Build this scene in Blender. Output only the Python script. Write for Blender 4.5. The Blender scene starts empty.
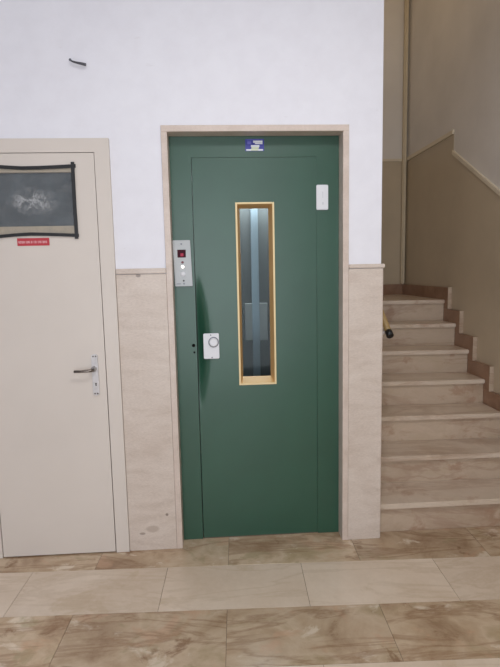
import bpy, bmesh, math, random
from mathutils import Vector, Matrix
random.seed(7)
SC = bpy.context.scene
COL = SC.collection

# ------------------------------------------------------------------ camera
CAM = dict(x=0.2251, y=-2.5479, z=1.4409, yaw=0.0589, pitch=-0.1231, roll=-0.0203, f=512.885)
def setup_camera():
    c = CAM
    cy, sy, cp, sp = math.cos(c['yaw']), math.sin(c['yaw']), math.cos(c['pitch']), math.sin(c['pitch'])
    f = Vector((sy*cp, cy*cp, sp)); r0 = Vector((cy, -sy, 0)); u0 = r0.cross(f)
    a, b = math.cos(c['roll']), math.sin(c['roll'])
    r = a*r0 + b*u0; u = -b*r0 + a*u0
    cam = bpy.data.cameras.new('camera'); o = bpy.data.objects.new('camera', cam); COL.objects.link(o)
    m = Matrix((r, u, -f)).transposed().to_4x4(); m.translation = (c['x'], c['y'], c['z'])
    o.matrix_world = m
    cam.sensor_fit = 'VERTICAL'; cam.sensor_height = 36.0; cam.lens = c['f']*36.0/667.0
    cam.clip_start = 0.02
    SC.camera = o
setup_camera()

# ------------------------------------------------------------------ world, lights, exposure
def srgb(r, g, b):
    f = lambda v: (v/255/12.92) if v/255 <= 0.04045 else ((v/255+0.055)/1.055)**2.4
    return (f(r), f(g), f(b), 1.0)
w = bpy.data.worlds.new('world'); SC.world = w; w.use_nodes = True
w.node_tree.nodes['Background'].inputs[0].default_value = (0.75, 0.86, 1.0, 1)
w.node_tree.nodes['Background'].inputs[1].default_value = 0.6
SC.view_settings.view_transform = 'Standard'; SC.view_settings.look = 'None'
SC.view_settings.gamma = 1.0; SC.view_settings.use_curve_mapping = False
SC.view_settings.exposure = 0.0
SC.cycles.use_denoising = True
SC.cycles.max_bounces = 8; SC.cycles.diffuse_bounces = 5

def area_light(name, loc, target, sx, sy, power, color):
    l = bpy.data.lights.new(name, 'AREA'); l.shape = 'RECTANGLE'; l.size = sx; l.size_y = sy
    l.energy = power; l.color = color
    o = bpy.data.objects.new(name, l); COL.objects.link(o); o.location = loc
    o.rotation_euler = (Vector(target)-Vector(loc)).to_track_quat('-Z', 'Y').to_euler()
    return o
# daylight through the glazed street entrance behind the photographer
area_light('entrance_daylight', (0.10, -4.15, 1.35), (0.10, 0, 1.35), 1.9, 2.5, 54, (0.90, 0.95, 1.0))
# the hall's ceiling lamp
area_light('ceiling_lamp_light', (0.55, -1.65, 3.0), (0.55, -1.65, 0), 0.5, 0.5, 20, (0.97, 0.98, 1.0))
# lamp on the ceiling of the floor above, shining down the stairwell
area_light('upstairs_lamp_light', (1.55, 1.3, 4.5), (1.55, 1.3, 0), 0.5, 0.5, 3.8, (1.0, 0.78, 0.50))

# ------------------------------------------------------------------ materials
def new_mat(name):
    m = bpy.data.materials.new(name); m.use_nodes = True
    nt = m.node_tree; return m, nt, nt.nodes['Principled BSDF']
def N(nt, t, **kw):
    n = nt.nodes.new(t)
    for k, v in kw.items(): setattr(n, k, v)
    return n
def coords(nt, scale=(1,1,1), rnd=True, world=False):
    """object-space coordinates shifted by the object's own random value"""
    if world:
        g = N(nt, 'ShaderNodeNewGeometry'); src = g.outputs['Position']
    else:
        tc = N(nt, 'ShaderNodeTexCoord'); src = tc.outputs['Object']
    if rnd and not world:
        oi = N(nt, 'ShaderNodeObjectInfo')
        mu = N(nt, 'ShaderNodeMath', operation='MULTIPLY'); mu.inputs[1].default_value = 37.0
        nt.links.new(oi.outputs['Random'], mu.inputs[0])
        ad = N(nt, 'ShaderNodeVectorMath', operation='ADD')
        nt.links.new(src, ad.inputs[0]); nt.links.new(mu.outputs[0], ad.inputs[1]); src = ad.outputs[0]
    mp = N(nt, 'ShaderNodeMapping'); mp.inputs['Scale'].default_value = scale
    nt.links.new(src, mp.inputs['Vector'])
    return mp.outputs[0]
def noise(nt, vec, scale, detail=4, rough=0.55, dist=0.0):
    n = N(nt, 'ShaderNodeTexNoise'); n.inputs['Scale'].default_value = scale
    n.inputs['Detail'].default_value = detail; n.inputs['Roughness'].default_value = rough
    n.inputs['Distortion'].default_value = dist
    nt.links.new(vec, n.inputs['Vector']); return n
def ramp(nt, fac, stops):
    r = N(nt, 'ShaderNodeValToRGB'); e = r.color_ramp.elements
    while len(e) < len(stops): e.new(0.5)
    for el, (p, c) in zip(e, stops): el.position = p; el.color = c
    nt.links.new(fac, r.inputs[0]); return r.outputs[0]
def mix(nt, fac, a, b, blend='MIX'):
    m = N(nt, 'ShaderNodeMix', data_type='RGBA', blend_type=blend)
    if hasattr(fac, 'is_output'): nt.links.new(fac, m.inputs[0])
    else: m.inputs[0].default_value = fac
    for s, v in ((6, a), (7, b)):
        if hasattr(v, 'is_output'): nt.links.new(v, m.inputs[s])
        else: m.inputs[s].default_value = v
    return m.outputs[2]
def bump(nt, p, height, strength, dist=0.002):
    b = N(nt, 'ShaderNodeBump'); b.inputs['Strength'].default_value = strength; b.inputs['Distance'].default_value = dist
    nt.links.new(height, b.inputs['Height']); nt.links.new(b.outputs[0], p.inputs['Normal'])

def plain(name, col, rough=0.5, metal=0.0, var=0.06, vs=6.0, spec=0.5, bmp=0.0, bs=120):
    m, nt, p = new_mat(name)
    v = coords(nt, rnd=False)
    n = noise(nt, v, vs, 5)
    dark = tuple(c*(1-var*2) for c in col[:3])+(1,); lite = tuple(min(1, c*(1+var*2)) for c in col[:3])+(1,)
    nt.links.new(ramp(nt, n.outputs[0], [(0.3, dark), (0.7, lite)]), p.inputs['Base Color'])
    p.inputs['Roughness'].default_value = rough; p.inputs['Metallic'].default_value = metal
    p.inputs['Specular IOR Level'].default_value = spec
    if bmp: bump(nt, p, noise(nt, v, bs, 3).outputs[0], bmp)
    return m
def emissive(name, col, strength):
    m, nt, p = new_mat(name); p.inputs['Base Color'].default_value = col
    p.inputs['Emission Color'].default_value = col; p.inputs['Emission Strength'].default_value = strength
    return m

def plaster_mat():
    m, nt, p = new_mat('white_plaster')
    v = coords(nt, world=True)
    n1 = noise(nt, v, 1.6, 6, 0.6); n2 = noise(nt, v, 9, 6, 0.65)
    c = ramp(nt, n1.outputs[0], [(0.3, srgb(231, 229, 236)), (0.7, srgb(236, 235, 241))])
    c = mix(nt, 0.35, c, ramp(nt, n2.outputs[0], [(0.35, srgb(228, 226, 232)), (0.6, srgb(238, 237, 243))]))
    # scuffs: sparse pinkish-grey rubbed marks
    n3 = noise(nt, coords(nt, (1, 1, 3.0), world=True), 5.5, 5, 0.7)
    f = ramp(nt, n3.outputs[0], [(0.66, (0, 0, 0, 1)), (0.76, (1, 1, 1, 1))])
    mm = N(nt, 'ShaderNodeMath', operation='MULTIPLY'); mm.inputs[1].default_value = 0.35
    nt.links.new(f, mm.inputs[0])
    c = mix(nt, mm.outputs[0], c, srgb(200, 192, 194))
    nt.links.new(c, p.inputs['Base Color']); p.inputs['Roughness'].default_value = 0.85
    bump(nt, p, n2.outputs[0], 0.15, 0.004)
    return m
def marble(name, stops, scale=3.0, dist=0.4, stretch=(1, 1, 1), rough=0.25, rnd=True, spots=(), tint=0.0, fine=0.12,
           blotches=(), vein=None, veinamt=0.5, veinrot=(0, 0, 0.7), veinscale=1.0):
    """stops: base colour ramp; blotches: (colour, scale, threshold, amount) cloudy patches; vein: colour of soft streaks"""
    m, nt, p = new_mat(name)
    v = coords(nt, stretch, rnd=rnd, world=not rnd)
    def shifted(d, rot=(0, 0, 0), sc=(1, 1, 1)):
        mp = N(nt, 'ShaderNodeMapping'); mp.inputs['Location'].default_value = (d*3.1, d*5.7, d*1.3)
        mp.inputs['Rotation'].default_value = rot; mp.inputs['Scale'].default_value = sc
        nt.links.new(v, mp.inputs[0]); return mp.outputs[0]
    n = noise(nt, v, scale, 8, 0.6, dist)
    c = ramp(nt, n.outputs[0], stops)
    for q, (bc, bs, bt, ba) in enumerate(blotches):
        nb = noise(nt, shifted(q+1), bs, 8, 0.62, 0.5)
        f = ramp(nt, nb.outputs[0], [(bt, (0, 0, 0, 1)), (bt+0.07, (ba, ba, ba, 1))])
        c = mix(nt, f, c, bc)
    if vein:
        nv = noise(nt, shifted(9, veinrot, (0.35, 1.6, 1)), scale*veinscale, 7, 0.6, 0.8)
        f = ramp(nt, nv.outputs[0], [(0.46, (0, 0, 0, 1)), (0.5, (veinamt, veinamt, veinamt, 1)), (0.54, (0, 0, 0, 1))])
        c = mix(nt, f, c, vein)
    n3 = noise(nt, v, scale*14, 4, 0.7)
    c = mix(nt, fine, c, ramp(nt, n3.outputs[0], [(0.35, tuple(x*0.5 for x in stops[0][1][:3])+(1,)), (0.65, stops[-1][1])]))
    if tint:
        oi = N(nt, 'ShaderNodeObjectInfo')
        mr = N(nt, 'ShaderNodeMapRange'); mr.inputs[3].default_value = 1-tint; mr.inputs[4].default_value = 1+tint
        nt.links.new(oi.outputs['Random'], mr.inputs[0])
        hs = N(nt, 'ShaderNodeHueSaturation'); nt.links.new(mr.outputs[0], hs.inputs['Value']); nt.links.new(c, hs.inputs['Color'])
        c = hs.outputs[0]
    for (sx, sz, rx, rz, col, amt) in spots:          # chips and filler patches at fixed places
        g = N(nt, 'ShaderNodeNewGeometry')
        mp = N(nt, 'ShaderNodeMapping', vector_type='TEXTURE'); mp.inputs['Location'].default_value = (sx, 0, sz)
        mp.inputs['Scale'].default_value = (rx, 100, rz); nt.links.new(g.outputs['Position'], mp.inputs[0])
        gr = N(nt, 'ShaderNodeTexGradient', gradient_type='SPHERICAL'); nt.links.new(mp.outputs[0], gr.inputs[0])
        f = ramp(nt, gr.outputs[0], [(0.0, (0, 0, 0, 1)), (0.35, (amt, amt, amt, 1))])
        c = mix(nt, f, c, col)
    nt.links.new(c, p.inputs['Base Color']); p.inputs['Roughness'].default_value = rough
    bump(nt, p, n3.outputs[0], 0.06, 0.002)
    return m

M = {}
M['plaster'] = plaster_mat()
M['ceiling'] = plain('ceiling_paint', srgb(236, 236, 238), 0.9, var=0.02)
M['wainscot'] = marble('cream_travertine', [(0.25, srgb(196, 178, 164)), (0.5, srgb(212, 197, 185)), (0.75, srgb(222, 209, 198))],
    scale=5, dist=0.5, stretch=(1, 1, 3.2), rough=0.4, rnd=False, fine=0.2, spots=[
    (-0.166, 1.425, 0.014, 0.010, srgb(120, 105, 98), 0.7), (-0.205, 0.092, 0.018, 0.008, srgb(130, 112, 100), 0.6),
    (-0.152, 0.115, 0.040, 0.022, srgb(168, 150, 136), 0.55), (-0.075, 0.19, 0.009, 0.009, srgb(120, 104, 92), 0.8),
    (-0.02, 1.395, 0.006, 0.006, srgb(130, 112, 100), 0.7)])
M['jamb'] = marble('beige_frame_marble', [(0.3, srgb(202, 184, 171)), (0.7, srgb(220, 204, 193))], scale=6, dist=0.8, stretch=(1, 1, 1.5), rough=0.35, rnd=False, fine=0.15)
M['onyx'] = marble('brown_onyx_marble', [(0.32, srgb(152, 124, 98)), (0.45, srgb(186, 162, 134)), (0.55, srgb(200, 178, 152)), (0.68, srgb(174, 154, 122))],
    scale=3.2, dist=0.5, stretch=(1, 1.2, 1), rough=0.22, tint=0.10, fine=0.10,
    blotches=[(srgb(232, 218, 198), 5.0, 0.58, 0.65), (srgb(126, 92, 64), 6.0, 0.60, 0.75), (srgb(200, 160, 130), 4.0, 0.56, 0.5), (srgb(150, 140, 104), 5.0, 0.60, 0.5)],
    vein=srgb(138, 104, 76), veinamt=0.55)
M['cream'] = marble('cream_floor_marble', [(0.3, srgb(204, 184, 162)), (0.5, srgb(214, 196, 176)), (0.7, srgb(222, 206, 188))],
    scale=3.0, dist=0.4, rough=0.25, tint=0.04, fine=0.06, blotches=[(srgb(190, 168, 140), 4.0, 0.60, 0.5)], vein=srgb(186, 164, 138), veinamt=0.35)
M['step'] = marble('stair_marble_lightened', [(0.3, srgb(192, 170, 150)), (0.5, srgb(214, 197, 180)), (0.7, srgb(206, 188, 166))],  # tread copy, lightened in its colour to make up for missing light from above
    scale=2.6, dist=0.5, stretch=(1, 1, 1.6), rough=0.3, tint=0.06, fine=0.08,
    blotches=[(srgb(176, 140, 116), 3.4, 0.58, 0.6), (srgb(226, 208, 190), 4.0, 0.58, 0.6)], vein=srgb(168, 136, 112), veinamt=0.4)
M['riser'] = marble('stair_riser_marble', [(0.3, srgb(172, 148, 126)), (0.5, srgb(194, 174, 154)), (0.7, srgb(186, 166, 142))],  # riser copy of the stair marble, colour lowered beside the lightened treads
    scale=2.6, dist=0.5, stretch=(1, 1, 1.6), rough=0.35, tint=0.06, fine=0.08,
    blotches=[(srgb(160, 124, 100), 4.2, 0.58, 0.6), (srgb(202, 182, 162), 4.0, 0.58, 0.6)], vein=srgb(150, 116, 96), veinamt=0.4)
M['skirt'] = marble('skirting_marble', [(0.3, srgb(134, 100, 78)), (0.7, srgb(168, 134, 110))], scale=5, dist=1.0, rough=0.35)
M['grout'] = plain('dark_grout', srgb(112, 98, 84), 0.9)
M['stairwall'] = plain('beige_oil_paint', srgb(224, 218, 212), 0.5, var=0.03, vs=2.5, bmp=0.12, bs=40)
M['stairwall_low'] = plain('tan_dado_paint', srgb(194, 178, 154), 0.4, var=0.03, vs=2.5, bmp=0.1, bs=40)
M['dado'] = plain('cream_dado_line', srgb(222, 210, 188), 0.5, var=0.03)
M['green'] = plain('green_lift_paint', srgb(40, 80, 62), 0.34, var=0.04, vs=3.5, spec=0.62, bmp=0.05, bs=60)
M['dark'] = plain('dark_recess', srgb(16, 16, 16), 0.9, spec=0.05)
M['gold'] = plain('gold_anodised_metal', srgb(212, 172, 114), 0.4, metal=0.15, var=0.03)
M['goldlip'] = plain('pale_gold_edge', srgb(232, 208, 160), 0.45, metal=0.1, var=0.02)
M['doorpaint'] = plain('ivory_door_paint', srgb(216, 206, 197), 0.45, var=0.015, vs=2.2, bmp=0.05, bs=30)
M['chrome'] = plain('worn_chrome', srgb(214, 210, 210), 0.3, metal=0.35, var=0.05, vs=40)
M['rosette'] = plain('grey_rosette', srgb(166, 160, 158), 0.3, metal=0.6, var=0.05, vs=40)
M['pipe'] = plain('tan_pipe_paint', srgb(206, 192, 166), 0.6, var=0.03)
M['lever'] = plain('dark_worn_lever', srgb(120, 112, 106), 0.3, metal=0.9, var=0.2, vs=30)
M['tape'] = plain('black_tape', srgb(30, 30, 32), 0.45, var=0.1, vs=30)
M['red'] = plain('red_label', srgb(190, 58, 68), 0.4, var=0.03)
M['white'] = plain('white_plastic', srgb(226, 226, 230), 0.4, var=0.015)
M['plate'] = plain('pale_steel_plate', srgb(178, 180, 181), 0.4, metal=0.1, var=0.02)
M['greyring'] = plain('grey_ring', srgb(120, 122, 132), 0.4)
M['ink'] = plain('dark_ink', srgb(70, 60, 62), 0.6)
M['lightgrey'] = plain('pale_grey_print', srgb(204, 204, 210), 0.5)
M['blue'] = plain('blue_sticker', srgb(44, 48, 150), 0.4, var=0.04)
M['lavender'] = plain('lavender_print', srgb(104, 104, 196), 0.5)
M['wprint'] = plain('white_print', srgb(232, 234, 240), 0.5, var=0.02)
M['pinkprint'] = plain('pink_white_print', srgb(236, 190, 194), 0.5, var=0.02)
M['yprint'] = plain('pale_yellow_print', srgb(214, 220, 190), 0.5, var=0.02)
M['display'] = plain('dark_red_display', srgb(66, 8, 30), 0.55, var=0.05, spec=0.2)
M['displaylit'] = emissive('red_lit_digit', srgb(150, 14, 52), 0.35)
M['redlamp'] = plain('dark_red_lamp', srgb(110, 40, 50), 0.3)
M['lit'] = emissive('lit_button', (1, 0.93, 0.85, 1), 2.2)
M['wire'] = plain('grey_wire', srgb(78, 78, 84), 0.5, var=0.1, vs=60)
M['brass'] = plain('brown_handrail', srgb(158, 130, 84), 0.35, var=0.05)
M['black'] = plain('black_plastic', srgb(20, 20, 22), 0.4)
M['cabinwall'] = plain('grey_cabin_laminate', srgb(128, 126, 122), 0.5, var=0.03)
M['cabinpanel'] = plain('pale_cabin_plate', srgb(240, 232, 224), 0.5, var=0.02)
M['cabinsteel'] = plain('brushed_steel', srgb(200, 208, 214), 0.35, metal=0.4, var=0.02)
M['lampglass'] = emissive('lamp_diffuser', (1, 0.95, 0.88, 1), 1.5)
M['iron'] = plain('entrance_iron', srgb(60, 62, 66), 0.5)

def glass_mat(name, tint, ior=1.25, rough=0.02):
    m, nt, p = new_mat(name); nt.nodes.remove(p)
    t = N(nt, 'ShaderNodeBsdfTransparent'); t.inputs[0].default_value = tint
    g = N(nt, 'ShaderNodeBsdfGlossy'); g.inputs['Roughness'].default_value = rough
    fr = N(nt, 'ShaderNodeFresnel'); fr.inputs[0].default_value = ior
    mx = N(nt, 'ShaderNodeMixShader'); nt.links.new(fr.outputs[0], mx.inputs[0])
    nt.links.new(t.outputs[0], mx.inputs[1]); nt.links.new(g.outputs[0], mx.inputs[2])
    nt.links.new(mx.outputs[0], nt.nodes['Material Output'].inputs[0]); return m
M['glass'] = glass_mat('clear_glass', (0.86, 0.92, 0.94, 1), 1.2, 0.06)
def film_mat():
    m, nt, p = new_mat('crinkled_plastic_film')
    v = coords(nt, rnd=False)
    t = N(nt, 'ShaderNodeBsdfTransparent'); t.inputs[0].default_value = (0.80, 0.78, 0.72, 1)
    nz = noise(nt, v, 26, 6, 0.7, 1.2)
    p.inputs['Base Color'].default_value = srgb(176, 178, 180); p.inputs['Roughness'].default_value = 0.3
    bump(nt, p, nz.outputs[0], 0.9, 0.01)
    # creases in mid-sheet, their white highlights painted in as denser film
    n2 = noise(nt, v, 20, 8, 0.75, 1.2)
    g = N(nt, 'ShaderNodeMapping', vector_type='TEXTURE'); g.inputs['Location'].default_value = (-0.008, 0, 0.160); g.inputs['Scale'].default_value = (0.13, 1, 0.07)
    nt.links.new(v, g.inputs[0])
    gr = N(nt, 'ShaderNodeTexGradient', gradient_type='SPHERICAL'); nt.links.new(g.outputs[0], gr.inputs[0])
    mu = N(nt, 'ShaderNodeMath', operation='MULTIPLY'); nt.links.new(gr.outputs[0], mu.inputs[0])
    nt.links.new(ramp(nt, n2.outputs[0], [(0.44, (0.05, 0.05, 0.05, 1)), (0.72, (1, 1, 1, 1))]), mu.inputs[1])
    ma = N(nt, 'ShaderNodeMath', operation='MULTIPLY_ADD'); nt.links.new(mu.outputs[0], ma.inputs[0]); ma.inputs[1].default_value = 1.9; 
    b = N(nt, 'ShaderNodeMapRange'); nt.links.new(nz.outputs[0], b.inputs[0]); b.inputs[1].default_value = 0.3; b.inputs[2].default_value = 0.7; b.inputs[3].default_value = 0.05; b.inputs[4].default_value = 0.22
    nt.links.new(b.outputs[0], ma.inputs[2]); ma.use_clamp = True
    mx = N(nt, 'ShaderNodeMixShader'); nt.links.new(ma.outputs[0], mx.inputs[0])
    nt.links.new(t.outputs[0], mx.inputs[1]); nt.links.new(p.outputs[0], mx.inputs[2])
    nt.links.new(mx.outputs[0], nt.nodes['Material Output'].inputs[0]); return m
M['film'] = film_mat()
M['darkglass'] = plain('dark_glass_painted_reflection', srgb(110, 121, 137), 0.12, var=0.12, vs=9)  # opaque blue-grey colour stands in for daylight reflected in the dark pane

# ------------------------------------------------------------------ object helpers
WL = {}                                     # world location of every object built
def tag(o, label, cat=None, kind=None, group=None):
    o['label'] = label
    if cat: o['category'] = cat
    if kind: o['kind'] = kind
    if group: o['group'] = group
    return o
def empty(name, loc):
    o = bpy.data.objects.new(name, None); COL.objects.link(o); o.location = loc; o.empty_display_size = 0.1
    WL[o] = Vector(loc); return o
def link_mesh(name, bm, mat, parent=None, smooth=False):
    """bm is in world coordinates; the object's origin goes to the middle of its base"""
    xs = [v.co for v in bm.verts]
    lo = Vector((min(c.x for c in xs), min(c.y for c in xs), min(c.z for c in xs)))
    hi = Vector((max(c.x for c in xs), max(c.y for c in xs), max(c.z for c in xs)))
    org = Vector(((lo.x+hi.x)/2, (lo.y+hi.y)/2, lo.z))
    bmesh.ops.translate(bm, verts=bm.verts, vec=-org)
    bmesh.ops.recalc_face_normals(bm, faces=bm.faces)
    me = bpy.data.meshes.new(name); bm.to_mesh(me); bm.free()
    if smooth:
        for p in me.polygons: p.use_smooth = True
    me.materials.append(mat)
    o = bpy.data.objects.new(name, me); COL.objects.link(o)
    if parent is not None:
        o.parent = parent; o.location = org-WL[parent]
    else: o.location = org
    WL[o] = org
    return o
def add_box(bm, x0, x1, y0, y1, z0, z1):
    vs = [bm.verts.new((x, y, z)) for z in (z0, z1) for y in (y0, y1) for x in (x0, x1)]
    for f in ((0, 1, 3, 2), (4, 6, 7, 5), (0, 4, 5, 1), (2, 3, 7, 6), (0, 2, 6, 4), (1, 5, 7, 3)):
        bm.faces.new([vs[i] for i in f])
    return vs
def box(name, b, mat, parent=None, bevel=0.0, seg=1):
    bm = bmesh.new(); add_box(bm, *b)
    if bevel: bmesh.ops.bevel(bm, geom=bm.edges[:], offset=bevel, segments=seg, affect='EDGES')
    return link_mesh(name, bm, mat, parent)
def boxes(name, bs, mat, parent=None):
    bm = bmesh.new()
    for b in bs: add_box(bm, *b)
    return link_mesh(name, bm, mat, parent)
def prism(name, pts, z0, z1, mat, parent=None, bevel=0.0):
    bm = bmesh.new()
    lo = [bm.verts.new((x, y, z0)) for x, y in pts]; hi = [bm.verts.new((x, y, z1)) for x, y in pts]
    n = len(pts); bm.faces.new(lo[::-1]); bm.faces.new(hi)
    for i in range(n): bm.faces.new((lo[i], lo[(i+1) % n], hi[(i+1) % n], hi[i]))
    if bevel: bmesh.ops.bevel(bm, geom=bm.edges[:], offset=bevel, segments=2, affect='EDGES')
    return link_mesh(name, bm, mat, parent)
def disc_y(name, cx, cz, r, y0, y1, mat, parent, n=24, bevel=0.0, rim=None):
    """a round piece standing on a surface that faces -Y: from y0 (back) to y1 (front)"""
    bm = bmesh.new()
    prof = [(r, y0), (r, y1+bevel), (max(r-bevel, 1e-4), y1)] if bevel else [(r, y0), (r, y1)]
    rings = [[bm.verts.new((cx+a*math.cos(2*math.pi*i/n), y, cz+a*math.sin(2*math.pi*i/n))) for i in range(n)] for a, y in prof]
    for A, B in zip(rings, rings[1:]):
        for i in range(n): bm.faces.new((A[i], A[(i+1) % n], B[(i+1) % n], B[i]))
    bm.faces.new(rings[0][::-1]); bm.faces.new(rings[-1])
    return link_mesh(name, bm, mat, parent)
def ring_y(name, cx, cz, r0, r1, y0, y1, mat, parent, n=28):
    bm = bmesh.new()
    P = [(r0, y0), (r1, y0), (r1, y1), (r0, y1)]
    R = [[bm.verts.new((cx+a*math.cos(2*math.pi*i/n), y, cz+a*math.sin(2*math.pi*i/n))) for i in range(n)] for a, y in P]
    for k in range(4):
        A, B = R[k], R[(k+1) % 4]
        for i in range(n): bm.faces.new((A[i], A[(i+1) % n], B[(i+1) % n], B[i]))
    return link_mesh(name, bm, mat, parent)
def tube(name, pts, rad, mat, parent=None, n=10, flat=1.0):
    """swept round (or flattened) bar; rad may be a list"""
    bm = bmesh.new(); P = [Vector(p) for p in pts]
    rs = rad if isinstance(rad, (list, tuple)) else [rad]*len(P); rings = []
    for i, p in enumerate(P):
        t = (P[min(i+1, len(P)-1)]-P[max(i-1, 0)]).normalized()
        a = t.cross(Vector((0, 0, 1)))
        a = a.normalized() if a.length > 1e-4 else Vector((1, 0, 0))
        b = a.cross(t).normalized()
        rings.append([bm.verts.new(p+rs[i]*(math.cos(2*math.pi*k/n)*a+flat*math.sin(2*math.pi*k/n)*b)) for k in range(n)])
    for A, B in zip(rings, rings[1:]):
        for k in range(n): bm.faces.new((A[k], A[(k+1) % n], B[(k+1) % n], B[k]))
    bm.faces.new(rings[0][::-1]); bm.faces.new(rings[-1])
    return link_mesh(name, bm, mat, parent, smooth=True)

# ------------------------------------------------------------------ measures (metres)
XR = 0.8468          # lift opening 0 .. XR
ZI = 2.10            # lift opening height
FW = 0.0294          # marble frame width
XC = 1.050           # right end of the wall
ZW = 1.459           # top of wainscot
XD = -0.274          # outer edge of the white door's frame
R = 0.091            # depth of the lift recess
PY = 0.012           # plaster face
RWX = 2.04           # right wall of hall and stairs
LWX = -2.30
BY = -3.9            # entrance wall
SBY = 2.40           # back wall of the stairs
H = 3.10
HS = 4.60            # stairwell ceiling

# ------------------------------------------------------------------ floor
flo = box('floor', (LWX, RWX, BY, 2.4, -0.10, -0.0022), M['grout'])
tag(flo, 'marble hall floor of alternating brown and cream tile rows', 'floor', 'structure')
TW, TD = 0.655, 0.330
def tile_mesh(name, mat):
    bm = bmesh.new(); g = 0.0008; a, b = TW/2-g, TD/2-g; c = 0.0008
    L = []
    for z, i in ((-0.012, 0), (-c, 0), (0, c)):
        L.append([bm.verts.new((sx*(a-i), sy*(b-i), z)) for sx, sy in ((-1, -1), (1, -1), (1, 1), (-1, 1))])
    for A, B in zip(L, L[1:]):
        for k in range(4): bm.faces.new((A[k], A[(k+1) % 4], B[(k+1) % 4], B[k]))
    bm.faces.new(L[2]); bm.faces.new(L[0][::-1])
    me = bpy.data.meshes.new(name); bm.to_mesh(me); bm.free(); me.materials.append(mat); return me
tm = {0: tile_mesh('brown_tile', M['onyx']), 1: tile_mesh('cream_tile', M['cream'])}
FA = -0.0345                                     # the paving runs a little askew to the wall
fu = Vector((math.cos(FA), math.sin(FA), 0)); fv = Vector((-math.sin(FA), math.cos(FA), 0))
F0 = Vector((0.0, -0.168, 0))                    # front joint of the first row, under the lift
for row in range(0, 9):
    off = 0.235 if row % 2 == 0 else -0.062
    for k in range(-3, 4):
        c = F0 + fv*(0.165-0.33*row) + fu*(off+TW*(k+0.5))
        if c.x < -1.75 or c.x > RWX-0.36 and False: continue
        if c.x > RWX+0.2 or c.y < -4.6: continue
        o = bpy.data.objects.new('tile', tm[row % 2]); COL.objects.link(o)
        o.parent = flo; o.location = c-WL[flo]; o.rotation_euler = (0, 0, FA)

# ------------------------------------------------------------------ walls
WT = 0.15
boxes('wall_back', [
    (LWX, XD-0.71, PY, WT, 0, H),                       # left of the white door
    (XD-0.71, XD, PY, WT, 2.072, H),                    # over the white door
    (XD, -FW, PY, WT, 0, H),                            # between the two doors
    (-FW, XR+FW, PY, WT, ZI+FW, H),                     # over the lift
    (XR+FW, XC-0.006, PY, WT, 0, H)], M['plaster'])
wb = bpy.data.objects['wall_back']; tag(wb, 'white plastered wall holding the white door and green lift door', 'wall', 'structure')
tag(box('wall_shaft', (XC-0.16, XC-0.006, WT, SBY, 0, HS), M['stairwall']), 'side wall of the lift shaft along the stairs', 'wall', 'structure')
tag(box('wall_left', (LWX-0.12, LWX, BY, WT, 0, H), M['plaster']), 'white plastered wall at the left end of the hall', 'wall', 'structure')
tag(boxes('ceiling', [(LWX-0.12, RWX+0.12, BY-0.2, 0.0, H, H+0.1), (LWX-0.12, XC-0.16, 0.0, WT, H, H+0.1), (XC-0.16, RWX+0.14, -0.1, SBY+0.12, HS, HS+0.1), (XC-0.16, RWX+0.14, -0.1, 0.0, H+0.1, HS), (XC-0.16, XC-0.006, 0.0, WT, H, HS)], M['ceiling']), 'white hall ceiling', 'ceiling', 'structure')
# entrance wall behind the photographer, with the glazed opening
ex0, ex1, ez1 = -0.90, 1.10, 2.7
boxes('wall_front', [(LWX-0.12, ex0, BY-0.2, BY, 0, H), (ex1, RWX+0.12, BY-0.2, BY, 0, H), (ex0, ex1, BY-0.2, BY, ez1, H)], M['plaster'])
tag(bpy.data.objects['wall_front'], 'white plastered entrance wall with a wide opening', 'wall', 'structure')

# right wall: oil paint, tan below the dado line
def dz(y):      # height of the dado line along the right wall
    return 2.30 + (y-1.40)*0.585
zs = [0.168*k for k in range(8)]
YL = [0.0, 0.040, 0.295, 0.545, 0.795, 1.045, 1.280, 1.510]
YR = [0.0, 0.045, 0.285, 0.525, 0.765, 1.000, 1.215, 1.420]
def side_wall(name, prof, mat, x0, x1, parent=None):
    bm = bmesh.new()
    A = [bm.verts.new((x0, y, z)) for y, z in prof]; B = [bm.verts.new((x1, y, z)) for y, z in prof]
    n = len(prof); bm.faces.new(A); bm.faces.new(B[::-1])
    for i in range(n): bm.faces.new((A[i], A[(i+1) % n], B[(i+1) % n], B[i]))
    return link_mesh(name, bm, mat, parent)
ylow = 0.02      # where the sloping line levels out in the hall
zl = dz(ylow)
rw = empty('wall_right', (RWX, 0, 0)); tag(rw, 'beige painted wall rising beside the marble stairs', 'wall', 'structure')
side_wall('wall_body', [(BY, 0), (SBY+0.12, 0), (SBY+0.12, HS), (0.0, HS), (0.0, H), (BY, H)], M['stairwall'], RWX+0.004, RWX+0.14, rw)
side_wall('dado_paint', [(BY, 0), (SBY, 0), (SBY, 2.45), (1.40, 2.45), (1.40, 2.30), (ylow, zl), (BY, zl)], M['stairwall_low'], RWX, RWX+0.004, rw)
def strip(name, y0, z0, y1, z1, w, parent, mat):
    side_wall(name, [(y0, z0-w/2), (y1, z1-w/2), (y1, z1+w/2), (y0, z0+w/2)], mat, RWX-0.012, RWX+0.004, parent)
strip('dado_line', ylow, zl, 1.40, 2.30, 0.030, rw, M['dado'])
strip('dado_line', 1.40, 2.45, SBY, 2.45, 0.030, rw, M['dado'])
strip('dado_line', BY, zl, ylow, zl, 0.030, rw, M['dado'])
bw = empty('wall_stair', (1.5, SBY, 0)); tag(bw, 'beige wall behind the stair landing', 'wall', 'structure')
box('wall_body', (XC-0.16, RWX, SBY+0.004, SBY+0.12, 0, HS), M['stairwall'], bw)
box('dado_paint', (XC-0.006, RWX, SBY, SBY+0.004, 0, 2.45), M['stairwall_low'], bw)
box('dado_line', (XC-0.006, RWX-0.045, SBY-0.007, SBY, 2.439, 2.461), M['dado'], bw)

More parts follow.
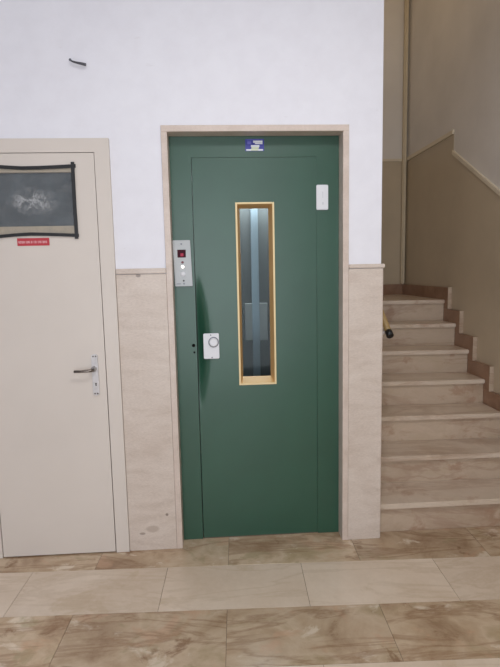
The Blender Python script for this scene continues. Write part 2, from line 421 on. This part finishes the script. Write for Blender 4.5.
# ------------------------------------------------------------------ lift surround: marble frame and wainscot
fr = empty('trim_1', (XR/2, 0, 0)); tag(fr, 'thin beige marble frame around the green lift door', 'door frame', 'structure')
box('jamb', (-FW, 0, 0, 0.14, 0, ZI), M['jamb'], fr, 0.0015)
box('jamb', (XR, XR+FW, 0, 0.14, 0, ZI), M['jamb'], fr, 0.0015)
box('lintel', (-FW, XR+FW, 0, 0.14, ZI, ZI+FW), M['jamb'], fr, 0.0015)
wl_ = empty('trim_2', (-0.15, 0, 0)); tag(wl_, 'cream marble wainscot between the white door and lift', 'wainscot', 'structure')
box('panel', (XD+0.001, -FW-0.0008, 0.002, PY, 0, ZW-0.028), M['wainscot'], wl_, 0.001)
box('cap', (XD+0.001, -FW-0.0008, -0.003, PY, ZW-0.026, ZW), M['wainscot'], wl_, 0.003, 2)
wr_ = empty('trim_3', (0.96, 0, 0)); tag(wr_, 'cream marble wainscot on the pillar beside the stairs', 'wainscot', 'structure')
box('panel', (XR+FW+0.0008, XC, 0.002, PY, 0, ZW-0.022), M['wainscot'], wr_, 0.001)
box('side_panel', (XC-0.006, XC+0.006, PY, 1.4, 0, ZW-0.022), M['wainscot'], wr_, 0.001)
box('cap', (XR+FW+0.0008, XC+0.010, -0.004, PY+0.02, ZW-0.020, ZW), M['wainscot'], wr_, 0.003, 2)

# ------------------------------------------------------------------ green lift door
d2 = empty('door_2', (XR/2, R, 0)); tag(d2, 'green metal lift door with a narrow gold-framed window', 'door', 'structure')
LX0, LX1, LZ0, LZ1 = 0.108, 0.731, 0.006, 1.997
S0 = R-0.004         # face of the fixed green surround
g = 0.0025
def portal(name, x0, x1, a0, a1, z1, az, y0, y1, mat, parent, bevel=0.0015):
    """door surround in one piece: outer x0..x1 up to z1, opening a0..a1 up to az"""
    pts = [(x0, 0), (a0, 0), (a0, az), (a1, az), (a1, 0), (x1, 0), (x1, z1), (x0, z1)]
    bm = bmesh.new(); A = [bm.verts.new((x, y0, z)) for x, z in pts]; B = [bm.verts.new((x, y1, z)) for x, z in pts]
    bm.faces.new(A); bm.faces.new(B[::-1])
    for k in range(8): bm.faces.new((A[k], A[(k+1) % 8], B[(k+1) % 8], B[k]))
    bmesh.ops.bevel(bm, geom=bm.edges[:], offset=bevel, segments=2, affect='EDGES')
    return link_mesh(name, bm, mat, parent)
portal('surround', 0.0005, XR-0.0005, LX0-0.0042, LX1+0.0012, ZI-0.0005, LZ1+0.0024, S0, S0+0.045, M['green'], d2)
box('threshold', (LX0-g, LX1+g, S0+0.004, S0+0.06, 0.0, LZ0-0.001), M['grout'], d2)
# leaf: pressed sheet with a finger scoop in its free edge and a hole for the window
WX0, WX1, WZ0, WZ1 = 0.319, 0.515, 0.843, 1.779
def leaf():
    L = S0+0.002; bm = bmesh.new()
    xs = sorted(set([LX0, LX0+0.004, LX0+0.010, LX0+0.017, LX0+0.025, LX0+0.035, LX0+0.048, LX0+0.065, LX0+0.09, 0.24, WX0+0.005, WX1-0.005, 0.6, 0.68, LX1]))
    zz = [LZ0, 0.2, 0.4, 0.6, 0.66]+[0.70+0.03*i for i in range(27)]+[1.6, WZ1-0.005, 1.9, LZ1]
    zz = sorted(set([z for z in zz if abs(z-WZ0-0.005) > 0.012]+[WZ0+0.005]))
    def dep(x, z):
        t = (z-1.075)/0.36
        if abs(t) >= 1: return 0
        wz = (1-t*t)**1.5; u = max(0, 1-(x-LX0)/(0.030+0.035*wz))
        return 0.036*wz*u*u*(3-2*u)
    def rows(y, d):
        return [[bm.verts.new((x, y+(dep(x, z) if d else 0), z)) for x in xs] for z in zz]
    A = rows(L, True); B = rows(L+0.043, False)
    nx, nz = len(xs), len(zz)
    hole = lambda i, j: xs[i] >= WX0 and xs[i+1] <= WX1 and zz[j] >= WZ0 and zz[j+1] <= WZ1
    for j in range(nz-1):
        for i in range(nx-1):
            if hole(i, j): continue
            bm.faces.new((A[j][i], A[j][i+1], A[j+1][i+1], A[j+1][i]))
            bm.faces.new((B[j][i], B[j+1][i], B[j+1][i+1], B[j][i+1]))
            for (di, dj, p, q) in ((-1, 0, (j, i), (j+1, i)), (1, 0, (j, i+1), (j+1, i+1)), (0, -1, (j, i), (j, i+1)), (0, 1, (j+1, i), (j+1, i+1))):
                a, b = i+di, j+dj
                if a < 0 or b < 0 or a >= nx-1 or b >= nz-1 or hole(a, b):
                    bm.faces.new((A[p[0]][p[1]], A[q[0]][q[1]], B[q[0]][q[1]], B[p[0]][p[1]]))
    o = link_mesh('leaf', bm, M['green'], d2)
    for p in o.data.polygons: p.use_smooth = True
    o.data.set_sharp_from_angle(angle=math.radians(40))
    return o
lf = leaf()
# window: gold lip, deep gold reveal, glass
LY = S0+0.002
wf = empty('window_frame', (0.417, LY, WZ0)); wf.parent = d2; wf.location = WL[wf]-WL[d2]
lw = 0.009
for nm, b in (('lip', (WX0, WX0+lw, WZ0, WZ1)), ('lip', (WX1-lw, WX1, WZ0, WZ1)), ('lip', (WX0+lw, WX1-lw, WZ1-lw, WZ1)), ('lip', (WX0+lw, WX1-lw, WZ0, WZ0+lw))):
    box(nm, (b[0], b[1], LY-0.006, LY, b[2], b[3]), M['goldlip'], wf, 0.0015, 2)
rd = 0.060
ix0, ix1, iz0, iz1 = WX0+lw, WX1-lw, WZ0+lw, WZ1-lw
def quadprism(name, a, mat, parent):    # a: 8 points (4 front, 4 back)
    bm = bmesh.new(); v = [bm.verts.new(p) for p in a]
    for f in ((0, 1, 2, 3), (7, 6, 5, 4), (0, 4, 5, 1), (1, 5, 6, 2), (2, 6, 7, 3), (3, 7, 4, 0)): bm.faces.new([v[i] for i in f])
    return link_mesh(name, bm, mat, parent)
tp = 0.015; sl = 0.024          # reveal taper at the sides, slope of the bottom sill
y0, y1 = LY-0.001, LY+rd
def rev(p, q, p2, q2, n):       # strip from front edge p-q to back edge p2-q2, thickened outwards by n
    P = [Vector((p[0], y0, p[1])), Vector((q[0], y0, q[1])), Vector((q2[0], y1, q2[1])), Vector((p2[0], y1, p2[1]))]
    nn = Vector((n[0], 0, n[1]))*0.0035
    return [tuple(x) for x in P]+[tuple(x+nn) for x in P]
quadprism('reveal', rev((ix0, iz0), (ix0, iz1), (ix0+tp, iz0+sl), (ix0+tp, iz1-tp), (-1, 0)), M['gold'], wf)
quadprism('reveal', rev((ix1, iz0), (ix1, iz1), (ix1-tp, iz0+sl), (ix1-tp, iz1-tp), (1, 0)), M['gold'], wf)
quadprism('reveal', rev((ix0, iz1), (ix1, iz1), (ix0+tp, iz1-tp), (ix1-tp, iz1-tp), (0, 1)), M['gold'], wf)
quadprism('reveal', rev((ix0, iz0), (ix1, iz0), (ix0+tp, iz0+sl), (ix1-tp, iz0+sl), (0, -1)), M['gold'], wf)
box('glass_pane', (ix0+tp-0.002, ix1-tp+0.002, y1, y1+0.006, iz0+sl-0.002, iz1-tp+0.002), M['glass'], wf)
# lock plate with round pull
lp = box('lock_plate', (0.139, 0.219, LY-0.012, LY-0.0005, 0.989, 1.121), M['white'], d2, 0.003, 2)
lp['label'] = 'white lock plate with round knob'
ring_y('knob_ring', 0.191, 1.076, 0.0225, 0.027, LY-0.0125, LY-0.016, M['greyring'], lp)
disc_y('knob', 0.191, 1.076, 0.0222, LY-0.012, LY-0.026, M['white'], lp, 28, 0.004)
disc_y('screw', 0.177, 1.113, 0.0035, LY-0.012, LY-0.0135, M['greyring'], lp, 12)
disc_y('screw', 0.181, 0.996, 0.0035, LY-0.012, LY-0.0135, M['greyring'], lp, 12)
disc_y('key_hole', 0.0875, 1.060, 0.0085, S0-0.0005, S0-0.0015, M['dark'], d2, 20)
disc_y('key_hole', 0.0905, 1.024, 0.0055, S0-0.0005, S0-0.0015, M['dark'], d2, 16)

# call panel screwed over the left post
cp = empty('call_panel', (0.047, S0, 1.366)); tag(cp, 'pale metal lift call panel with red display left of door', 'call panel')
CY = S0-0.016
cx0, cx1 = 0.0035, 0.091
bm = bmesh.new()
add_box(bm, cx0, cx1, CY, S0-0.0005, 1.366, 1.596)
for v in bm.verts:
    v.co.x += 0.003*(1.48-v.co.z)/0.115
bmesh.ops.bevel(bm, geom=bm.edges[:], offset=0.002, segments=2, affect='EDGES')
link_mesh('plate', bm, M['plate'], cp)
pcx = 0.047
box('display', (pcx-0.024, pcx+0.018, CY-0.0015, CY, 1.510, 1.549), M['display'], cp, 0.0006)
box('lit_digit', (pcx-0.009, pcx+0.006, CY-0.0022, CY-0.0015, 1.516, 1.531), M['displaylit'], cp)
disc_y('screw', pcx-0.003, 1.577, 0.0042, CY, CY-0.002, M['greyring'], cp, 14)
disc_y('red_lamp', pcx, 1.486, 0.0065, CY, CY-0.002, M['redlamp'], cp, 16, 0.001)
disc_y('lit_lamp', pcx, 1.464, 0.0075, CY, CY-0.002, M['lit'], cp, 18, 0.001)
ring_y('button_ring', pcx+0.001, 1.428, 0.0095, 0.0125, CY, CY-0.002, M['lightgrey'], cp)
disc_y('button', pcx+0.001, 1.428, 0.0095, CY, CY-0.004, M['white'], cp, 20, 0.0015)
disc_y('key_switch', pcx+0.003, 1.394, 0.0045, CY, CY-0.0015, M['ink'], cp, 14)
disc_y('screw', pcx+0.004, 1.379, 0.0040, CY, CY-0.0015, M['greyring'], cp, 14)
box('small_print', (pcx-0.034, pcx-0.012, CY-0.0006, CY, 1.3765, 1.3805), M['greyring'], cp)

# white plate beside the leaf, blue sticker over it
wp = empty('wall_plate', (0.76, S0, 1.736)); tag(wp, 'small white plastic plate on right edge of lift door', 'plate')
box('plate_body', (0.730, 0.790, S0-0.009, S0-0.0005, 1.736, 1.860), M['white'], wp, 0.003, 2)
box('faint_print', (0.7605, 0.7635, S0-0.0094, S0-0.009, 1.795, 1.826), M['lightgrey'], wp)
box('faint_print', (0.7595, 0.7655, S0-0.0094, S0-0.009, 1.762, 1.774), M['lightgrey'], wp)
st = empty('sticker', (0.422, S0, 2.028)); tag(st, 'small blue and white sticker above the lift door', 'sticker')
box('sheet', (0.376, 0.469, S0-0.0012, S0-0.0003, 2.027, 2.085), M['blue'], st)
def pr(x0, x1, z0, z1, m, nm='print'): box(nm, (x0, x1, S0-0.0018, S0-0.0012, z0, z1), M[m], st)
pr(0.384, 0.464, 2.079, 2.0815, 'lavender')
pr(0.386, 0.406, 2.060, 2.074, 'lavender')
pr(0.415, 0.462, 2.0665, 2.077, 'wprint')
pr(0.424, 0.462, 2.0600, 2.0655, 'wprint')
pr(0.404, 0.446, 2.0475, 2.0555, 'wprint')
pr(0.406, 0.444, 2.039, 2.0465, 'yprint')
pr(0.380, 0.404, 2.029, 2.036, 'wprint')
pr(0.404, 0.440, 2.029, 2.0380, 'yprint')
pr(0.440, 0.464, 2.029, 2.036, 'wprint')

# ------------------------------------------------------------------ lift cabin seen through the window
cb = empty('elevator_cabin', (0.45, 0.85, 0)); tag(cb, 'dim grey lift cabin seen through the door window', 'lift cabin')
CB = 1.35
box('rear_wall', (-0.05, 0.86, CB, CB+0.03, 0.02, 2.14), M['cabinwall'], cb)
box('side_wall', (-0.08, -0.05, 0.19, CB+0.03, 0.02, 2.14), M['cabinwall'], cb)
box('side_wall', (0.86, 0.885, 0.19, CB+0.03, 0.02, 2.14), M['cabinwall'], cb)
box('cabin_floor', (-0.08, 0.885, 0.19, CB+0.03, -0.003, 0.02), M['dark'], cb)
box('cabin_roof', (-0.08, 0.885, 0.19, CB+0.03, 2.14, 2.17), M['cabinwall'], cb)
box('steel_strip', (0.474, 0.529, CB-0.030, CB, 0.3, 2.10), M['cabinsteel'], cb, 0.006, 2)
box('pale_plate', (0.418, 0.592, CB-0.012, CB, 0.905, 1.19), M['cabinpanel'], cb, 0.004)
box('lamp_cover', (0.40, 0.61, 1.14, CB-0.04, 2.115, 2.14), M['lampglass'], cb, 0.004)
area_light('cabin_lamp_light', (0.505, 1.22, 2.10), (0.505, 1.30, 0), 0.2, 0.10, 4.6, (0.84, 0.94, 1.0))

# ------------------------------------------------------------------ white service door
d1 = empty('door_1', (-0.63, 0, 0)); tag(d1, 'ivory painted service door with a taped-over window', 'door', 'structure')
DX0, DX1, DZ1 = -0.912, -0.346, 2.004
gp = 0.0042
fx0 = DX0-gp-0.069
portal('frame', fx0, XD-0.0005, DX0-gp, DX1+gp, 2.071, DZ1+gp, -0.006, 0.10, M['doorpaint'], d1)
box('rebate', (DX0-gp, DX1+gp, 0.055, 0.075, DZ1-0.05, DZ1+gp), M['dark'], d1)
box('rebate', (DX1-0.05, DX1+gp, 0.055, 0.075, 0.0, DZ1-0.05), M['dark'], d1)
box('rebate', (DX0-gp, DX0+0.05, 0.055, 0.075, 0.0, DZ1-0.05), M['dark'], d1)
hx0, hx1, hz0, hz1 = -0.815, -0.450, 1.668, 1.917
def framed(name, x0, x1, y0, y1, z0, z1, h, mat, parent):
    bm = bmesh.new()
    xs = [x0, h[0], h[1], x1]; zz = [z0, h[2], h[3], z1]
    A = [[bm.verts.new((x, y0, z)) for x in xs] for z in zz]; B = [[bm.verts.new((x, y1, z)) for x in xs] for z in zz]
    for j in range(3):
        for i in range(3):
            if i == 1 and j == 1: continue
            bm.faces.new((A[j][i], A[j][i+1], A[j+1][i+1], A[j+1][i])); bm.faces.new((B[j][i], B[j+1][i], B[j+1][i+1], B[j][i+1]))
    def side(p, q): bm.faces.new((A[p[0]][p[1]], A[q[0]][q[1]], B[q[0]][q[1]], B[p[0]][p[1]]))
    for i in range(3): side((0, i), (0, i+1)); side((3, i), (3, i+1)); side((i, 0), (i+1, 0)); side((i, 3), (i+1, 3))
    side((1, 1), (1, 2)); side((2, 1), (2, 2)); side((1, 1), (2, 1)); side((1, 2), (2, 2))
    return link_mesh(name, bm, mat, parent)
framed('leaf', DX0, DX1, -0.004, 0.040, 0.006, DZ1, (hx0, hx1, hz0, hz1), M['doorpaint'], d1)
box('glass_pane', (hx0, hx1, 0.012, 0.016, hz0, hz1), M['darkglass'], d1)
boxes('closet_box', [(fx0, XD, 0.46, 0.48, 0, 2.2), (fx0-0.02, fx0, WT, 0.48, 0, 2.2), (XD, XD+0.02, WT, 0.48, 0, 2.2), (fx0-0.02, XD+0.02, WT, 0.48, 2.2, 2.22)], M['cabinwall'], d1)
# crinkled clear film over the opening
bm = bmesh.new(); nx, nz = 40, 30; fx, fz0, fz1 = (-0.822, -0.440), 1.622, 1.945
V = []
for j in range(nz+1):
    for i in range(nx+1):
        u, v = i/nx, j/nz
        edge = min(1, 6*min(u, 1-u, v, 1-v))
        wob = 0.0035*math.sin(9*u+5*v)*math.cos(7*v-3*u)+random.uniform(-1, 1)*0.0009
        V.append(bm.verts.new((fx[0]+(fx[1]-fx[0])*u, -0.0078-abs(wob)*edge*0.7, fz0+(fz1-fz0)*v)))
for j in range(nz):
    for i in range(nx):
        a = j*(nx+1)+i; bm.faces.new((V[a], V[a+1], V[a+nx+2], V[a+nx+1]))
link_mesh('plastic_film', bm, M['film'], d1, smooth=True)['label'] = 'crinkled clear plastic film'
def tape(pts, w, vert=False):
    bm = bmesh.new(); L = []
    for x, z in pts:
        dx, dzz = (w/2, 0) if vert else (0, w/2)
        q = [(x-dx, -0.0115, z-dzz), (x+dx, -0.0115, z+dzz), (x+dx, -0.0065, z+dzz), (x-dx, -0.0065, z-dzz)]
        L.append([bm.verts.new(p) for p in q])
    for A, B in zip(L, L[1:]):
        for k in range(4): bm.faces.new((A[k], A[(k+1) % 4], B[(k+1) % 4], B[k]))
    bm.faces.new(L[0][::-1]); bm.faces.new(L[-1])
    return link_mesh('tape', bm, M['tape'], d1)
tape([(-0.835, 1.948), (-0.76, 1.941), (-0.68, 1.936), (-0.60, 1.937), (-0.52, 1.940), (-0.432, 1.944)], 0.016)
tape([(-0.835, 1.620), (-0.74, 1.628), (-0.66, 1.632), (-0.58, 1.629), (-0.50, 1.625), (-0.436, 1.622)], 0.015)
o = tape([(-0.445, 1.962), (-0.446, 1.85), (-0.447, 1.75), (-0.446, 1.66), (-0.447, 1.606)], 0.016, True)
o.location.y -= 0.001
o = tape([(-0.822, 1.962), (-0.822, 1.606)], 0.016, True)
o.location.y -= 0.001
# red label under the film
rl = empty('red_label', (-0.652, -0.004, 1.575)); tag(rl, 'small red label with white lettering under the taped window', 'label')
bm = bmesh.new(); add_box(bm, -0.727, -0.577, -0.0058, -0.0045, 1.577, 1.613)
link_mesh('sheet', bm, M['red'], rl)
bm = bmesh.new(); x = -0.721; random.seed(3)
def stroke(a, b, c, d): add_box(bm, a, b, -0.0063, -0.0058, c, d)
for word in (9, 2, 6):
    for k in range(word):
        lw_ = 0.0050; t = 0.0016; zb, zt = 1.5885, 1.5995
        kind = random.choice('EHIAOL')
        stroke(x, x+t, zb, zt)
        if kind in 'HAO': stroke(x+lw_-t, x+lw_, zb, zt)
        if kind in 'EOA': stroke(x+t, x+lw_-t, zt-t, zt)
        if kind in 'EOL': stroke(x+t, x+lw_-t, zb, zb+t)
        if kind in 'EHA': stroke(x+t, x+lw_-t, (zb+zt)/2-t/2, (zb+zt)/2+t/2)
        x += lw_+0.0024
    x += 0.0045
link_mesh('lettering', bm, M['pinkprint'], rl)
# handle
hp = empty('handle', (-0.397, -0.004, 0.837)); hp.parent = d1; hp.location = WL[hp]-WL[d1]; hp['label'] = 'worn chrome lever handle'
def rounded_plate(name, cx, z0, z1, w, y0, y1, mat, parent):
    bm = bmesh.new(); pts = []; r = w/2
    for k in range(9): a = math.pi*k/8; pts.append((cx+r*math.cos(a), z1-r*0.8+0.8*r*math.sin(a)))
    for k in range(9): a = math.pi+math.pi*k/8; pts.append((cx+r*math.cos(a), z0+r*0.8+0.8*r*math.sin(a)))
    A = [bm.verts.new((x, y0, z)) for x, z in pts]; B = [bm.verts.new((cx+(x-cx)*0.88, y1, z)) for x, z in pts]
    n = len(pts); bm.faces.new(A); bm.faces.new(B[::-1])
    for i in range(n): bm.faces.new((A[i], A[(i+1) % n], B[(i+1) % n], B[i]))
    return link_mesh(name, bm, mat, parent)
pc = -0.3965
rounded_plate('back_plate', pc, 0.836, 1.045, 0.034, -0.0045, -0.011, M['chrome'], hp)
disc_y('rosette', pc-0.003, 0.972, 0.0135, -0.011, -0.030, M['rosette'], hp, 20, 0.003)
tube('lever', [(pc-0.003, -0.034, 0.970), (pc-0.012, -0.044, 0.969), (pc-0.03, -0.048, 0.968), (pc-0.06, -0.048, 0.967), (pc-0.092, -0.045, 0.967)], [0.008, 0.0075, 0.0068, 0.0062, 0.0068], M['lever'], hp, 12)
disc_y('key_hole', pc+0.001, 0.897, 0.0038, -0.0110, -0.0118, M['dark'], hp, 12)
box('key_slot', (pc-0.0012, pc+0.0032, -0.0118, -0.0110, 0.886, 0.897), M['dark'], hp)
for zc in (1.034, 0.847):
    disc_y('screw', pc-0.006, zc, 0.004, -0.011, -0.0125, M['lever'], hp, 10)
    disc_y('screw', pc+0.007, zc, 0.004, -0.011, -0.0125, M['lever'], hp, 10)

# bent wire stub sticking out of the plaster
wk = empty('wire_stub', (-0.40, PY, 2.40)); tag(wk, 'short bent grey wire stub poking out of the plaster', 'wire')
tube('wire', [(-0.432, PY-0.001, 2.424), (-0.430, PY-0.010, 2.420), (-0.420, PY-0.018, 2.411), (-0.400, PY-0.022, 2.404), (-0.378, PY-0.024, 2.399), (-0.357, PY-0.022, 2.395)],
     [0.003, 0.0035, 0.004, 0.0046, 0.006, 0.0062], M['wire'], wk, 10)
disc_y('wall_hole', -0.433, 2.425, 0.006, PY-0.0002, PY-0.0015, M['greyring'], wk, 12)

# ------------------------------------------------------------------ stairs
sc_ = empty('staircase', (1.5, 0.05, 0)); tag(sc_, 'beige marble staircase of seven steps right of the pillar', 'staircase')
XL, XE = XC+0.0065, RWX-0.026
NO, TT = 0.024, 0.030
for k in range(1, 8):
    z = zs[k]
    # riser
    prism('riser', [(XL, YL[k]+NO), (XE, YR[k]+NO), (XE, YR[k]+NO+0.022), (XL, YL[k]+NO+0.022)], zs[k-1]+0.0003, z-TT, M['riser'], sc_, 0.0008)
    if k < 7:
        pts = [(XL, YL[k]), (XE, YR[k]), (XE, YR[k+1]+NO+0.022), (XL, YL[k+1]+NO+0.022)]
        prism('tread', pts, z-TT, z, M['step'], sc_, 0.005)
    else:
        pts = [(XL, YL[7]), (XE, YR[7]), (XE, SBY-0.022), (XL, SBY-0.022)]
        prism('landing_slab', pts, z-TT, z, M['step'], sc_, 0.005)
# stepped skirting slabs on the right wall
for k in range(1, 7):
    ya, yb = YR[k]-0.055, YR[k+1]-0.0555
    zb = max(0.001, zs[k]-0.07); yb = YR[k+1]+NO
    box('skirting_slab', (RWX-0.0255, RWX-0.0003, ya, yb, zb, zs[k]+0.0975), M['skirt'], sc_, 0.001)
    box('skirting_end', (RWX-0.0305, RWX-0.0003, ya-0.006, ya-0.0003, zb, zs[k]+0.100), M['riser'], sc_, 0.001)
box('skirting_slab', (RWX-0.0255, RWX-0.0003, YR[7]-0.055, SBY-0.0225, zs[7]-0.07, zs[7]+0.098), M['skirt'], sc_, 0.001)
box('skirting_end', (RWX-0.0305, RWX-0.0003, YR[7]-0.061, YR[7]-0.0553, zs[7]-0.07, zs[7]+0.100), M['riser'], sc_, 0.001)
box('skirting_slab', (XL, RWX-0.0003, SBY-0.0215, SBY-0.0003, zs[7]-0.03, zs[7]+0.098), M['skirt'], sc_, 0.001)

# pipe boxed into the corner of the landing
tag(box('corner_pipe', (RWX-0.048, RWX-0.0135, SBY-0.053, SBY-0.009, zs[7]+0.0993, HS-0.001), M['pipe'], None, 0.010, 3), 'slim painted vertical pipe in the corner of the landing', 'pipe')

# handrail on the shaft side
hr = empty('handrail', (1.12, 0.13, 1.05)); tag(hr, 'brown handrail with black end cap beside the pillar', 'handrail')
ra, rb = Vector((1.128, 0.135, 1.098)), Vector((1.128, 1.40, 1.098+0.70*1.265))
tube('rail', [ra, ra.lerp(rb, 0.33), ra.lerp(rb, 0.66), rb], 0.017, M['brass'], hr, 12)
dd = (ra-rb).normalized()
tube('end_cap', [ra+dd*0.0005, ra+dd*0.034], [0.0195, 0.0195], M['black'], hr, 14)
for t in (0.035, 0.5, 0.95):
    q = ra.lerp(rb, t)
    tube('bracket', [(XC+0.0065, q.y-0.01, q.z-0.05), (XC+0.04, q.y-0.01, q.z-0.052), (XC+0.07, q.y-0.005, q.z-0.04), (1.124, q.y, q.z-0.019)], 0.009, M['chrome'], hr, 10)

# ------------------------------------------------------------------ ceiling lamp over the hall
LX, LYY = 0.55, -1.65
cl = empty('ceiling_lamp', (LX, LYY, 3.02)); tag(cl, 'square white ceiling lamp over the hall', 'lamp')
boxes('rim', [(LX-0.26, LX+0.26, LYY-0.26, LYY-0.25, 3.02, H), (LX-0.26, LX+0.26, LYY+0.25, LYY+0.26, 3.02, H), (LX-0.26, LX-0.25, LYY-0.25, LYY+0.25, 3.02, H), (LX+0.25, LX+0.26, LYY-0.25, LYY+0.25, 3.02, H)], M['white'], cl)
box('diffuser', (LX-0.249, LX+0.249, LYY-0.249, LYY+0.249, 3.03, 3.045), M['lampglass'], cl)
